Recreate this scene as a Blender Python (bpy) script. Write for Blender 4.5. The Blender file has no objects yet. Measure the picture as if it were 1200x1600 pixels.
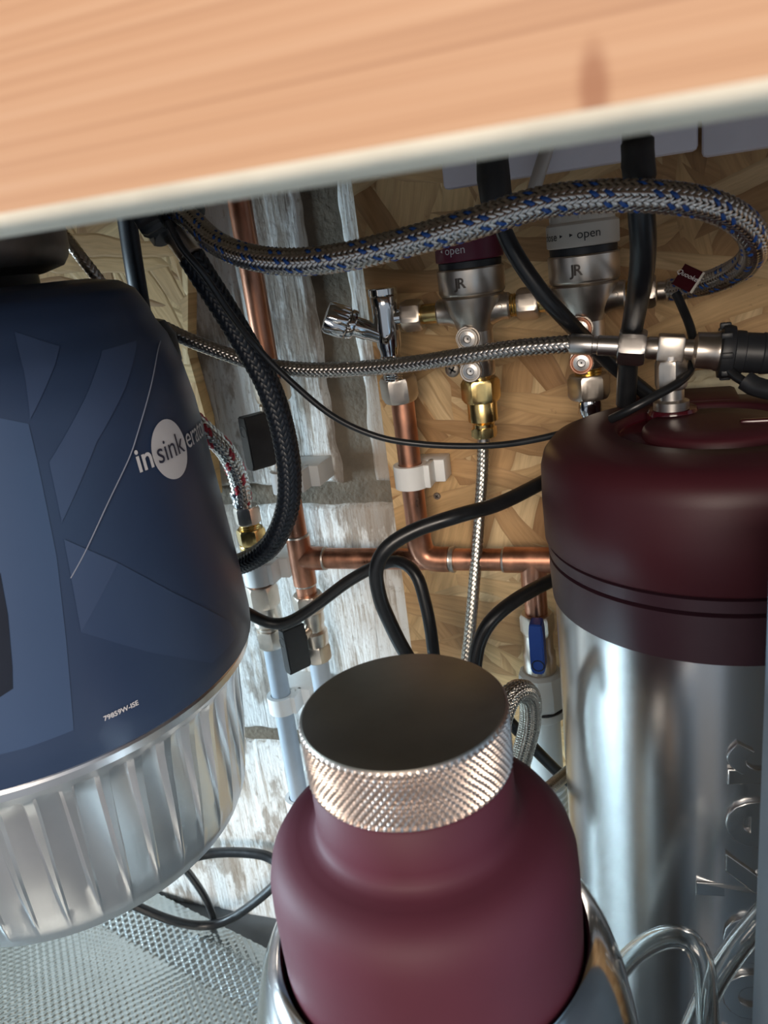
import bpy, bmesh, math, random
from mathutils import Vector, Matrix, noise
random.seed(7)
PI = math.pi
S = bpy.context.scene
COL = S.collection

# ------------------------------------------------------------------ camera, light, exposure
H = 0.60                                   # camera height over the cupboard floor
CX = Vector((0.94305008, -0.01273575, -0.33240689))
CY = Vector((0.30846515, -0.3405786, 0.88817536))
CZ = Vector((-0.12452225, -0.94012979, -0.31725415))
cd = bpy.data.cameras.new('camera')
cam = bpy.data.objects.new('camera', cd)
COL.objects.link(cam)
R3 = Matrix(((CX[0], -CX[1], -CX[2]), (CY[0], -CY[1], -CY[2]), (CZ[0], -CZ[1], -CZ[2])))
cam.matrix_world = Matrix.Translation((0, 0, H)) @ R3.to_4x4()
cd.sensor_fit = 'VERTICAL'
cd.sensor_height = 36.0
cd.lens = 27.0
cd.clip_start = 0.01
cd.dof.use_dof = True
cd.dof.focus_distance = 0.43
cd.dof.aperture_fstop = 17.0
S.camera = cam

w = bpy.data.worlds.new('world')
S.world = w
w.use_nodes = True
w.node_tree.nodes['Background'].inputs[0].default_value = (0.62, 0.70, 0.80, 1)
w.node_tree.nodes['Background'].inputs[1].default_value = 0.48


def area(name, loc, target, size, power, col):
    l = bpy.data.lights.new(name, 'AREA')
    l.shape = 'RECTANGLE'
    l.size, l.size_y = size
    l.energy = power
    l.color = col
    o = bpy.data.objects.new(name, l)
    COL.objects.link(o)
    o.location = loc
    d = Vector(target) - Vector(loc)
    o.rotation_euler = d.to_track_quat('-Z', 'Y').to_euler()
    return o


# daylight entering low from the open left side, and the room behind the photographer
area('window_light', (-1.75, -0.02, 0.42), (-0.30, 0.45, 0.36), (0.28, 0.36), 46, (0.66, 0.86, 1.0))
area('room_light', (0.10, -1.35, 0.93), (0.0, 0.3, 0.47), (0.9, 0.5), 23, (1.0, 0.87, 0.74))
S.view_settings.view_transform = 'Standard'
S.view_settings.look = 'None'
S.view_settings.gamma = 1.0
S.view_settings.use_curve_mapping = False
S.view_settings.exposure = 0.0


# ------------------------------------------------------------------ helpers
def ray(x, y):
    c = Vector(((x - 600) / 1200.0, (y - 800) / 1200.0, 1.0))
    return Vector((CX.dot(c), CY.dot(c), CZ.dot(c)))


def at(x, y, Y):                           # point of the photograph standing Y metres into the cupboard
    r = ray(x, y)
    p = r * (Y / r.y)
    p.z += H
    return p


def atz(x, y, z):                          # point of the photograph at height z
    r = ray(x, y)
    p = r * ((z - H) / r.z)
    p.z = z
    return p


ROOT = {}


def thing(name, label, cat, loc, group=None):
    o = bpy.data.objects.new(name, None)
    o.empty_display_size = 0.01
    COL.objects.link(o)
    o.location = loc
    o['label'] = label
    o['category'] = cat
    if group:
        o['group'] = group
    ROOT[o] = Vector(loc)
    return o


def tag(o, label, cat, group=None, kind=None):
    o['label'] = label
    o['category'] = cat
    if group:
        o['group'] = group
    if kind:
        o['kind'] = kind
    return o


class G:                                   # geometry collector
    def __init__(self):
        self.v, self.f, self.m = [], [], []

    def add(self, v, f, m=0):
        n = len(self.v)
        self.v += [Vector(p) for p in v]
        self.f += [[i + n for i in q] for q in f]
        self.m += [m] * len(f)
        return self

    def join(self, g, m=None):
        n = len(self.v)
        self.v += g.v
        self.f += [[i + n for i in q] for q in g.f]
        self.m += [m if m is not None else k for k in g.m]
        return self


def obj(name, g, mats, parent=None, smooth=35):
    if not isinstance(mats, (list, tuple)):
        mats = [mats]
    off = ROOT.get(parent, Vector((0, 0, 0)))
    if parent is None:                     # own origin at the middle of the mesh's foot
        xs = [p.x for p in g.v]; ys = [p.y for p in g.v]; zs = [p.z for p in g.v]
        off = Vector(((min(xs) + max(xs)) / 2, (min(ys) + max(ys)) / 2, min(zs)))
    me = bpy.data.meshes.new(name)
    me.from_pydata([p - off for p in g.v], [], g.f)
    for m in mats:
        me.materials.append(m)
    if len(mats) > 1:
        me.polygons.foreach_set('material_index', g.m)
    if smooth:
        me.polygons.foreach_set('use_smooth', [True] * len(me.polygons))
        if smooth < 179:
            me.set_sharp_from_angle(angle=math.radians(smooth))
    me.validate()
    me.update()
    o = bpy.data.objects.new(name, me)
    COL.objects.link(o)
    if parent is None:
        o.location = off
        ROOT[o] = off
    else:
        o.parent = parent
        ROOT[o] = off
    return o


def frame(d, up=None):
    d = Vector(d).normalized()
    up = Vector(up) if up is not None else (Vector((0, -1, 0)) if abs(d.y) < .8 else Vector((0, 0, 1)))
    a = (up - d * up.dot(d)).normalized()
    b = d.cross(a)
    return a, b, d


def lathe(o, d, prof, n=40, rot=0.0, up=None, caps=True, rf=None):
    """prof: list of (radius, distance along d from o)"""
    a, b, d = frame(d, up)
    o = Vector(o)
    g = G()
    v, f = [], []
    for r, t in prof:
        for k in range(n):
            th = rot + 2 * PI * k / n
            rr = r if rf is None else rf(r, t, th)
            v.append(o + d * t + (a * math.cos(th) + b * math.sin(th)) * rr)
    for i in range(len(prof) - 1):
        for k in range(n):
            k2 = (k + 1) % n
            f.append([i * n + k, i * n + k2, (i + 1) * n + k2, (i + 1) * n + k])
    if caps:
        f.append(list(range(n))[::-1])
        f.append([(len(prof) - 1) * n + k for k in range(n)])
    return g.add(v, f)


def cyl(p, q, r, n=32, bev=0.0, rot=0.0, up=None):
    p, q = Vector(p), Vector(q)
    L = (q - p).length
    b = min(bev, L * .4, r * .4)
    pr = [(r - b, 0), (r, b), (r, L - b), (r - b, L)] if b > 0 else [(r, 0), (r, L)]
    return lathe(p, q - p, pr, n, rot, up)


def hexnut(p, q, r, rot=0.0, up=None):     # hexagonal nut with rounded chamfers
    p, q = Vector(p), Vector(q)
    L = (q - p).length
    n = 36
    a, b, d = frame(q - p, up)
    v, f = [], []
    ring = []
    for t, k in ((0, .86), (L * .03, .90), (L * .16, 1.0), (L * .84, 1.0), (L * .97, .90), (L, .86)):
        for i in range(n):
            th = 2 * PI * i / n
            m = (th % (PI / 3)) - PI / 6
            hx = r * math.cos(PI / 6) / math.cos(m)
            rr = min(hx, r * k * 1.0 if k < 1 else 9)
            th += rot
            v.append(p + d * t + (a * math.cos(th) + b * math.sin(th)) * rr)
    for i in range(5):
        for k in range(n):
            k2 = (k + 1) % n
            f.append([i * n + k, i * n + k2, (i + 1) * n + k2, (i + 1) * n + k])
    f.append(list(range(n))[::-1])
    f.append([5 * n + k for k in range(n)])
    return G().add(v, f)


def thread(p, q, r, pitch=.0013):
    p, q = Vector(p), Vector(q)
    L = (q - p).length
    n = max(2, int(L / pitch))
    pr = [(r * .9, 0)]
    for i in range(n):
        pr += [(r * .91, (i + .1) * L / n), (r, (i + .5) * L / n)]
    pr.append((r * .9, L))
    return lathe(p, q - p, pr, 28)


def box(c, s, bev=0.0, M=None, seg=2):
    bm = bmesh.new()
    bmesh.ops.create_cube(bm, size=1)
    bmesh.ops.scale(bm, vec=s, verts=bm.verts)
    if bev:
        bmesh.ops.bevel(bm, geom=bm.edges[:], offset=bev, segments=seg, affect='EDGES', profile=.5)
    g = G()
    vs = [((M @ v.co) if M else v.co.copy()) + Vector(c) for v in bm.verts]
    fs = [[v.index for v in q.verts] for q in bm.faces]
    bm.verts.index_update()
    fs = [[v.index for v in q.verts] for q in bm.faces]
    bm.free()
    return g.add(vs, fs)


def prism(poly, o, ax, ay, az, depth, bev=0.0):
    """polygon (x,y) in plane ax,ay at o, extruded along az"""
    bm = bmesh.new()
    vs = [bm.verts.new((x, y, 0)) for x, y in poly]
    fc = bm.faces.new(vs)
    r = bmesh.ops.extrude_face_region(bm, geom=[fc])
    bmesh.ops.translate(bm, vec=(0, 0, depth), verts=[e for e in r['geom'] if isinstance(e, bmesh.types.BMVert)])
    bmesh.ops.recalc_face_normals(bm, faces=bm.faces)
    if bev:
        bmesh.ops.bevel(bm, geom=bm.edges[:], offset=bev, segments=2, affect='EDGES')
    bm.verts.index_update()
    o, ax, ay, az = Vector(o), Vector(ax), Vector(ay), Vector(az)
    g = G().add([o + ax * v.co.x + ay * v.co.y + az * v.co.z for v in bm.verts],
                [[v.index for v in q.verts] for q in bm.faces])
    bm.free()
    return g


def spline(pts, step=.004):
    P = [Vector(p) for p in pts]
    P = [P[0] * 2 - P[1]] + P + [P[-1] * 2 - P[-2]]
    dense = []
    for i in range(1, len(P) - 2):
        a, b, c, d = P[i - 1:i + 3]
        for k in range(24):
            t = k / 24
            dense.append(.5 * ((2 * b) + (c - a) * t + (2 * a - 5 * b + 4 * c - d) * t * t + (3 * b - a - 3 * c + d) * t ** 3))
    dense.append(P[-2])
    # even resampling
    L = [0.0]
    for i in range(1, len(dense)):
        L.append(L[-1] + (dense[i] - dense[i - 1]).length)
    n = max(4, int(L[-1] / step))
    out, j = [], 0
    for i in range(n + 1):
        s = L[-1] * i / n
        while j < len(L) - 2 and L[j + 1] < s:
            j += 1
        t = (s - L[j]) / max(1e-9, L[j + 1] - L[j])
        out.append(dense[j].lerp(dense[j + 1], min(1, max(0, t))))
    return out, L[-1]


def frames(P):
    T = []
    for i in range(len(P)):
        T.append((P[min(i + 1, len(P) - 1)] - P[max(i - 1, 0)]).normalized())
    a = frame(T[0])[0]
    A, B = [], []
    for t in T:
        a = (a - t * a.dot(t)).normalized()
        A.append(a)
        B.append(t.cross(a))
    return T, A, B


def tube(pts, r, n=14, step=.004, flat=1.0, r2=None):
    P, L = spline(pts, step)
    T, A, B = frames(P)
    v, f = [], []
    for i, p in enumerate(P):
        rr = r if r2 is None else r + (r2 - r) * i / (len(P) - 1)
        for k in range(n):
            th = 2 * PI * k / n
            v.append(p + A[i] * math.cos(th) * rr * flat + B[i] * math.sin(th) * rr)
    for i in range(len(P) - 1):
        for k in range(n):
            k2 = (k + 1) % n
            f.append([i * n + k, i * n + k2, (i + 1) * n + k2, (i + 1) * n + k])
    f.append(list(range(n))[::-1])
    f.append([(len(P) - 1) * n + k for k in range(n)])
    return G().add(v, f)


def braid(pts, R, N=12, ang=42, fleck=(), amp=None, sub=2, cover=.96):
    """woven wire braid: N ribbons each way, two over two under"""
    k = math.tan(math.radians(ang)) / R
    ds = PI / (k * N) / sub
    P, L = spline(pts, ds)
    ds = L / (len(P) - 1)
    T, A, B = frames(P)
    amp = amp or R * .10
    hw = PI * R / N * math.cos(math.radians(ang)) * cover
    g = G()
    for sgn in (1, -1):
        for i in range(N):
            v, f = [], []
            for j, p in enumerate(P):
                s = j * ds
                th = 2 * PI * i / N + sgn * k * s
                other = N * (th + sgn * k * s) / (2 * PI)
                ph = 2 * PI * (i + other) / 4 if sgn > 0 else 2 * PI * (other + i) / 4
                rr = R + sgn * amp * math.sin(ph + .4)
                e = A[j] * math.cos(th) + B[j] * math.sin(th)
                tn = -A[j] * math.sin(th) + B[j] * math.cos(th)
                d = (T[j] + tn * (sgn * k * R)).normalized()
                w_ = e.cross(d)
                c = p + e * rr
                v += [c - w_ * hw - e * amp * .5, c + e * amp * .35, c + w_ * hw - e * amp * .5]
            for j in range(len(P) - 1):
                a = j * 3
                f += [[a, a + 1, a + 4, a + 3], [a + 1, a + 2, a + 5, a + 4]]
            g.add(v, f, 1 if (sgn > 0 and i in fleck) else 0)
    return g


def text_mesh(body, size, shear=0.0, bold=0.0, extrude=0.0, spacing=1.0, bevel=0.0):
    c = bpy.data.curves.new('t', 'FONT')
    c.body = body
    c.size = size
    c.shear = shear
    c.offset = bold
    c.extrude = extrude
    c.bevel_depth = bevel
    c.bevel_resolution = 2
    c.resolution_u = 4
    c.space_character = spacing
    o = bpy.data.objects.new('t', c)
    COL.objects.link(o)
    dg = bpy.context.evaluated_depsgraph_get()
    me = bpy.data.meshes.new_from_object(o.evaluated_get(dg))
    bpy.data.objects.remove(o)
    bpy.data.curves.remove(c)
    V = [v.co.copy() for v in me.vertices]
    F = [list(p.vertices) for p in me.polygons]
    bpy.data.meshes.remove(me)
    return V, F


def text_geo(body, size, fn, center=True, **kw):
    V, F = text_mesh(body, size, **kw)
    if center and V:
        x0 = (min(v.x for v in V) + max(v.x for v in V)) / 2
        V = [Vector((v.x - x0, v.y, v.z)) for v in V]
    return G().add([fn(v.x, v.y, v.z) for v in V], F)


# ------------------------------------------------------------------ materials
def nt(name):
    m = bpy.data.materials.new(name)
    m.use_nodes = True
    t = m.node_tree
    return m, t, t.nodes['Principled BSDF']


def N(t, kind, **kw):
    n = t.nodes.new(kind)
    for k, v in kw.items():
        if isinstance(k, str) and hasattr(n, k):
            setattr(n, k, v)
    return n


def coords(t, scale=(1, 1, 1), rot=(0, 0, 0), out='Object'):
    tc = N(t, 'ShaderNodeTexCoord')
    mp = N(t, 'ShaderNodeMapping')
    mp.inputs['Scale'].default_value = scale
    mp.inputs['Rotation'].default_value = rot
    t.links.new(tc.outputs[out], mp.inputs[0])
    return mp.outputs[0]


def ramp(t, fac, stops):
    r = N(t, 'ShaderNodeValToRGB')
    while len(r.color_ramp.elements) < len(stops):
        r.color_ramp.elements.new(.5)
    for e, (p, c) in zip(r.color_ramp.elements, stops):
        e.position = p
        e.color = tuple(c) + (1,) if len(c) == 3 else c
    t.links.new(fac, r.inputs[0])
    return r.outputs[0]


def noise_tex(t, vec, scale, detail=4, rough=.55):
    n = N(t, 'ShaderNodeTexNoise')
    n.inputs['Scale'].default_value = scale
    n.inputs['Detail'].default_value = detail
    n.inputs['Roughness'].default_value = rough
    t.links.new(vec, n.inputs['Vector'])
    return n.outputs['Fac']


def bump(t, b, h, strength, dist=.001, prev=None):
    n = N(t, 'ShaderNodeBump')
    n.inputs['Strength'].default_value = strength
    n.inputs['Distance'].default_value = dist
    t.links.new(h, n.inputs['Height'])
    if prev is not None:
        t.links.new(prev, n.inputs['Normal'])
    t.links.new(n.outputs[0], b.inputs['Normal'])
    return n.outputs[0]


def mat(name, col, rough=.5, metal=0.0, var=0.0, vscale=60, stretch=(1, 1, 1), bmp=0.0, bscale=300, bdist=.0005, coat=0.0, rvar=0.0, spec=None):
    m, t, b = nt(name)
    b.inputs['Roughness'].default_value = rough
    b.inputs['Metallic'].default_value = metal
    b.inputs['Coat Weight'].default_value = coat
    b.inputs['Coat Roughness'].default_value = .12
    if spec is not None:
        b.inputs['Specular IOR Level'].default_value = spec
    v = coords(t, stretch)
    f = noise_tex(t, v, vscale)
    d = [max(0, c * (1 - var)) for c in col]
    l = [min(1, c * (1 + var)) for c in col]
    c = ramp(t, f, [(.3, d), (.7, l)])
    t.links.new(c, b.inputs['Base Color'])
    if rvar:
        r = ramp(t, f, [(.3, [rough - rvar] * 3), (.7, [rough + rvar] * 3)])
        t.links.new(r, b.inputs['Roughness'])
    if bmp:
        bump(t, b, noise_tex(t, v, bscale), bmp, bdist)
    return m


def mix(t, fac, a, b):
    n = N(t, 'ShaderNodeMix', data_type='RGBA')
    if isinstance(fac, (int, float)):
        n.inputs[0].default_value = fac
    else:
        t.links.new(fac, n.inputs[0])
    for s, x in ((6, a), (7, b)):
        if isinstance(x, (list, tuple)):
            n.inputs[s].default_value = tuple(x) + (1,)
        else:
            t.links.new(x, n.inputs[s])
    return n.outputs[2]


def math_n(t, op, a, b=None):
    n = N(t, 'ShaderNodeMath', operation=op)
    for i, x in enumerate((a, b)):
        if x is None:
            continue
        if isinstance(x, (int, float)):
            n.inputs[i].default_value = x
        else:
            t.links.new(x, n.inputs[i])
    return n.outputs[0]


def osb_mat(name, tint=(1, 1, 1)):
    m, t, b = nt(name)
    b.inputs['Roughness'].default_value = .62
    def C(c):
        return [c[i] * tint[i] for i in range(3)]
    tc = N(t, 'ShaderNodeTexCoord')
    wn = N(t, 'ShaderNodeTexNoise')
    wn.inputs['Scale'].default_value = 14
    wn.inputs['Detail'].default_value = 3
    t.links.new(tc.outputs['Object'], wn.inputs['Vector'])
    warp = N(t, 'ShaderNodeVectorMath', operation='MULTIPLY_ADD')
    t.links.new(wn.outputs['Color'], warp.inputs[0])
    warp.inputs[1].default_value = (.013, 0, .013)
    t.links.new(tc.outputs['Object'], warp.inputs[2])
    col, hgt = None, None
    for i, (ang, sc, thr) in enumerate(((6, .9, 0), (52, 1.15, .42), (-31, .85, .50), (97, 1.25, .58), (74, .8, .66), (-63, 1.1, .66), (19, .95, .70), (-12, 1.3, .74))):
        mp = N(t, 'ShaderNodeMapping')
        mp.inputs['Rotation'].default_value = (0, math.radians(ang), 0)
        mp.inputs['Location'].default_value = (i * 1.7, 0, i * .9)
        t.links.new(warp.outputs[0], mp.inputs[0])
        mp2 = N(t, 'ShaderNodeMapping')
        mp2.inputs['Scale'].default_value = (9.5 * sc, 0, 60 * sc)
        t.links.new(mp.outputs[0], mp2.inputs[0])
        vo = N(t, 'ShaderNodeTexVoronoi')
        vo.inputs['Scale'].default_value = 1.0
        vo.inputs['Randomness'].default_value = 1.0
        t.links.new(mp2.outputs[0], vo.inputs['Vector'])
        ed = N(t, 'ShaderNodeTexVoronoi', feature='DISTANCE_TO_EDGE')
        ed.inputs['Scale'].default_value = 1.0
        t.links.new(mp2.outputs[0], ed.inputs['Vector'])
        sep = N(t, 'ShaderNodeSeparateColor')
        t.links.new(vo.outputs['Color'], sep.inputs[0])
        mpg = N(t, 'ShaderNodeMapping')
        mpg.inputs['Scale'].default_value = (30, 1, 420)
        t.links.new(mp.outputs[0], mpg.inputs[0])
        gr = noise_tex(t, mpg.outputs[0], 1.0, 4, .6)
        base = ramp(t, sep.outputs[0], [(0, C((.40, .235, .11))), (.25, C((.56, .365, .185))), (.7, C((.68, .475, .25))), (1, C((.80, .64, .40)))])
        gcol = ramp(t, gr, [(.25, (.66, .60, .52)), (.62, (1.05, 1.03, 1.0))])
        mm = N(t, 'ShaderNodeMix', data_type='RGBA', blend_type='MULTIPLY')
        mm.inputs[0].default_value = .75
        t.links.new(base, mm.inputs[6])
        t.links.new(gcol, mm.inputs[7])
        cc = mm.outputs[2]
        edge = ramp(t, ed.outputs['Distance'], [(0, (.0,) * 3), (.10, (1,) * 3)])
        cc = mix(t, math_n(t, 'MULTIPLY', math_n(t, 'SUBTRACT', 1.0, edge), .30), cc, C((.26, .15, .07)))
        h = math_n(t, 'ADD', math_n(t, 'MULTIPLY', edge, .5), math_n(t, 'ADD', math_n(t, 'MULTIPLY', gr, .35), math_n(t, 'MULTIPLY', sep.outputs[2], .7)))
        if col is None:
            col, hgt = cc, h
        else:
            msk = math_n(t, 'GREATER_THAN', sep.outputs[1], thr)
            col = mix(t, msk, col, cc)
            mx = N(t, 'ShaderNodeMix', data_type='FLOAT')
            t.links.new(msk, mx.inputs[0])
            t.links.new(hgt, mx.inputs[2])
            t.links.new(h, mx.inputs[3])
            hgt = mx.outputs[0]
    sp = noise_tex(t, coords(t, (1, 1, 1)), 95, 5, .7)
    col = mix(t, math_n(t, 'MULTIPLY', ramp(t, sp, [(.66, (0,) * 3), (.74, (1,) * 3)]), .5), col, C((.20, .11, .05)))
    t.links.new(col, b.inputs['Base Color'])
    bump(t, b, hgt, .7, .0009)
    return m


def block_mat():
    m, t, b = nt('painted_block')
    b.inputs['Roughness'].default_value = .85
    v = coords(t, (1, 1, 1))
    vs = coords(t, (7.0, 7.0, .6))
    a = noise_tex(t, vs, 26, 6, .62)
    p = noise_tex(t, v, 13, 5, .6)
    f = noise_tex(t, v, 190, 3, .6)
    s = math_n(t, 'ADD', math_n(t, 'MULTIPLY', a, .62), math_n(t, 'MULTIPLY', p, .38))
    c = ramp(t, s, [(.34, (.30, .25, .20)), (.41, (.52, .47, .41)), (.46, (.74, .73, .70)), (.7, (.86, .87, .85))])
    pt_ = noise_tex(t, coords(t, (2.2, 2.2, .8)), 9, 6, .68)
    c = mix(t, math_n(t, 'MULTIPLY', ramp(t, pt_, [(.51, (0,) * 3), (.56, (1,) * 3)]), .78), c, (.29, .235, .185))
    ln = noise_tex(t, coords(t, (16, 16, .5)), 22, 3, .6)
    c = mix(t, math_n(t, 'MULTIPLY', ramp(t, ln, [(.28, (1,) * 3), (.36, (0,) * 3)]), .7), c, (.16, .13, .11))
    c = mix(t, math_n(t, 'MULTIPLY', ramp(t, f, [(.60, (0,) * 3), (.72, (1,) * 3)]), .55), c, (.32, .27, .22))
    t.links.new(c, b.inputs['Base Color'])
    n1 = bump(t, b, a, .6, .003)
    bump(t, b, f, .5, .0015, n1)
    return m


def rail_mat():
    m, t, b = nt('pine_rail')
    b.inputs['Roughness'].default_value = .55
    v = coords(t, (1.4, 1, 230))
    a = noise_tex(t, v, 2.2, 3, .55)
    v2 = coords(t, (1.2, 1, 700))
    a2 = noise_tex(t, v2, 1.6, 3, .5)
    s = math_n(t, 'ADD', math_n(t, 'MULTIPLY', a, .6), math_n(t, 'MULTIPLY', a2, .4))
    c = ramp(t, s, [(.34, (.45, .225, .12)), (.5, (.62, .345, .195)), (.66, (.70, .43, .265))])
    # the brown knot standing across the grain
    tc = N(t, 'ShaderNodeTexCoord')
    mp = N(t, 'ShaderNodeMapping')
    k = at(928, 138, .10) - RAIL0
    mp.inputs['Location'].default_value = (-k.x / .0022, 0, -k.z / .0058)
    mp.inputs['Scale'].default_value = (1 / .0022, 0, 1 / .0058)
    t.links.new(tc.outputs['Object'], mp.inputs[0])
    ln = N(t, 'ShaderNodeVectorMath', operation='LENGTH')
    t.links.new(mp.outputs[0], ln.inputs[0])
    kf = ramp(t, ln.outputs['Value'], [(.45, (.75,) * 3), (1.0, (0,) * 3)])
    c = mix(t, kf, c, (.34, .13, .06))
    t.links.new(c, b.inputs['Base Color'])
    bump(t, b, s, .15, .0004)
    return m


def brushed(name, col, rough, axis='z', strength=.06, aniso=0.0):
    m, t, b = nt(name)
    b.inputs['Metallic'].default_value = 1
    b.inputs['Base Color'].default_value = tuple(col) + (1,)
    sc = {'z': (1, 1, 700), 'h': (600, 600, 3)}[axis]
    f = noise_tex(t, coords(t, sc), 1.0, 3, .5)
    r = ramp(t, f, [(.3, (rough - strength,) * 3), (.7, (rough + strength,) * 3)])
    t.links.new(r, b.inputs['Roughness'])
    return m


RAIL0 = Vector((-.05, .108, H + .0087))
M_osb = osb_mat('osb_strands', (1.0, .95, .88))
M_osb2 = osb_mat('osb_pale', (1.25, 1.18, 1.02))
M_block = block_mat()
M_mortar = mat('mortar', (.155, .128, .095), .92, var=.3, vscale=40, bmp=.7, bscale=240, bdist=.002)
M_rail = rail_mat()
M_railpaint = mat('rail_edge_paint', (.80, .72, .58), .7, var=.12, vscale=50, bmp=.2, bscale=200)
M_copper = mat('copper', (.56, .275, .18), .36, 1, var=.45, vscale=70, stretch=(1, 1, .35), rvar=.10)
M_solder = mat('solder', (.58, .54, .50), .38, 1, var=.3, vscale=300)
M_chrome = mat('chrome', (.72, .72, .72), .09, 1, var=.04, vscale=50)
M_nickel = mat('nickel', (.68, .61, .535), .33, 1, var=.10, vscale=90, rvar=.05)
M_steel = mat('steel_fitting', (.66, .63, .60), .32, 1, var=.08, vscale=120)
M_brass = mat('brass', (.78, .57, .24), .24, 1, var=.15, vscale=90)
M_braid = mat('braid_wire', (.66, .625, .585), .30, 1, var=.16, vscale=420)
M_braid2 = mat('braid_wire_tarnished', (.63, .59, .52), .30, 1, var=.18, vscale=420)
M_blue = mat('blue_strand', (.02, .095, .36), .4, var=.1)
M_red = mat('red_strand', (.55, .03, .05), .4, var=.1)
M_core = mat('hose_core', (.05, .05, .05), .6)
M_black = mat('black_rubber', (.012, .013, .015), .34, var=.2, vscale=90, rvar=.06)
M_blackp = mat('black_plastic', (.018, .020, .024), .42, var=.2, vscale=120)
M_sleeve = mat('braided_sleeve', (.010, .014, .022), .42, var=.3, vscale=400)
M_tape = mat('black_tape', (.018, .017, .017), .6, var=.3, vscale=70, bmp=.5, bscale=160)
M_white = mat('white_plastic', (.80, .81, .80), .42, var=.04)
M_trunk = mat('white_box_plastic', (.86, .84, .92), .38, var=.03)
M_greypipe = mat('grey_plastic_pipe', (.36, .43, .50), .38, var=.05)
M_burg = mat('burgundy_satin', (.046, .008, .013), .46, var=.05, vscale=30, spec=.35, bmp=.12, bscale=1500, bdist=.0002)
M_burgband = mat('burgundy_band', (.034, .013, .021), .40, var=.05, bmp=.12, bscale=1500, bdist=.0002)
M_burgglos = mat('burgundy_gloss', (.050, .005, .010), .14, var=.05)
M_knob = mat('burgundy_knob', (.15, .018, .045), .42, var=.05)
M_cream = mat('cream_knob', (.72, .68, .60), .42, var=.03)
M_flask = mat('flask_powder_coat', (.095, .018, .032), .62, var=.05, vscale=40, spec=.4, bmp=.15, bscale=2200, bdist=.0002)
M_tank = brushed('tank_steel', (.66, .655, .65), .24, 'z', .006)
M_can = mat('polished_steel', (.66, .65, .64), .13, 1, var=.04)
M_captop = mat('cap_top_steel', (.34, .315, .27), .42, 1, var=.14, vscale=30)
M_knurl = mat('cap_knurl_steel', (.66, .55, .48), .34, 1, var=.06)
M_navy = mat('disposer_navy', (.030, .055, .120), .40, var=.05, vscale=15, spec=.6)
M_navyl = mat('disposer_print', (.050, .082, .168), .40, var=.03, vscale=15, spec=.6)
M_navym = mat('disposer_print_mid', (.040, .070, .148), .40, var=.03, vscale=15, spec=.6)
M_navyb = mat('disposer_panel', (.050, .090, .185), .40, var=.03, vscale=15, spec=.6)
M_slot = mat('disposer_slot', (.010, .015, .030), .55, var=.1, spec=.3)
M_line = mat('disposer_line', (.26, .29, .38), .4)
M_print = mat('white_print', (.80, .78, .80), .45)
M_printd = mat('navy_print', (.035, .04, .075), .45)
M_printk = mat('black_print', (.02, .02, .02), .5)
M_alu = mat('cast_aluminium', (.93, .92, .925), .30, 1, var=.03, vscale=40, bmp=.06, bscale=900, bdist=.0003)
M_mat = mat('silver_mat', (.44, .48, .48), .24, .9, var=.06)
M_floor = mat('cupboard_floor', (.09, .095, .10), .6, var=.3, vscale=20)
M_panel = mat('bluish_steel_panel', (.40, .52, .64), .40, .2, var=.04, vscale=10)
M_engr = mat('engraved_mark', (.10, .085, .075), .45, .8, var=.1)
M_screw = mat('zinc_screw', (.42, .38, .33), .42, 1, var=.2)
M_bluelever = mat('blue_lever', (.012, .065, .36), .40, var=.06)
M_milky = mat('milky_plastic', (.70, .74, .72), .40, var=.04)
M_neck = mat('mount_metal', (.26, .235, .215), .45, 1, var=.3, vscale=30)
M_osblit = mat('lit_osb_pale', (.66, .60, .42), .8, var=.2, vscale=60, bmp=.5, bscale=80, bdist=.003)
M_worktop = mat('worktop_underside', (.20, .15, .10), .8, var=.2)
m, t, b = nt('clear_tube')
b.inputs['Base Color'].default_value = (.93, .96, .96, 1)
b.inputs['Transmission Weight'].default_value = 1
b.inputs['IOR'].default_value = 1.42
b.inputs['Roughness'].default_value = .06
M_clear = m

# ------------------------------------------------------------------ the setting
YB = .503                                  # face of the block wall
YO = .490                                  # face of the OSB sheet
YP = .465                                  # pipe centres


def struct(name, g, m, smooth=0):
    o = obj(name, g, m, None, smooth)
    o['kind'] = 'structure'
    return o


struct('floor', box((-.35, .12, -.01), (2.2, .9, .02)), M_floor)
struct('added_shade_panel', box((-.95, .21, .648), (.02, .58, .284)), M_worktop)  # unseen panel, added to keep the window light off the upper blockwork
struct('ceiling', box((-.35, .33, H + .16), (2.0, .48, .03)), M_worktop)

wall = struct('wall_back', box((-.35, YB + .0485, .42), (2.2, .094, .90)), M_mortar)


def block(x0, x1, z0, z1, seed):
    """painted concrete block with ragged vertical scoring on its face"""
    st = .0026
    nx, nz = max(2, int((x1 - x0) / st)), max(2, int((z1 - z0) / st))
    v, f = [], []
    for j in range(nz + 1):
        for i in range(nx + 1):
            x = x0 + (x1 - x0) * i / nx
            z = z0 + (z1 - z0) * j / nz
            e = min(i, nx - i, j, nz - j)
            q = Vector((x * 130, seed, z * 7))
            gr = noise.noise(q) + .5 * noise.noise(Vector((x * 320, seed + 4, z * 16)))
            d = -.0012 * abs(min(0, gr + .15)) * 2.0 + .0009 * noise.noise(Vector((x * 30, seed, z * 30)))
            y = YB - .0035 - d if e > 0 else YB + .004
            if e == 0 or e == 1:
                x += .0022 * noise.noise(Vector((z * 60, seed + 2, x * 3)))
                z += .0022 * noise.noise(Vector((x * 60, seed + 7, z * 3)))
            v.append((x, y + (.0015 if e == 1 else 0), z))
    for j in range(nz):
        for i in range(nx):
            a = j * (nx + 1) + i
            f.append([a, a + 1, a + nx + 2, a + nx + 1])
    o = obj('block', G().add(v, f), M_block, wall, 60)
    return o


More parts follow.
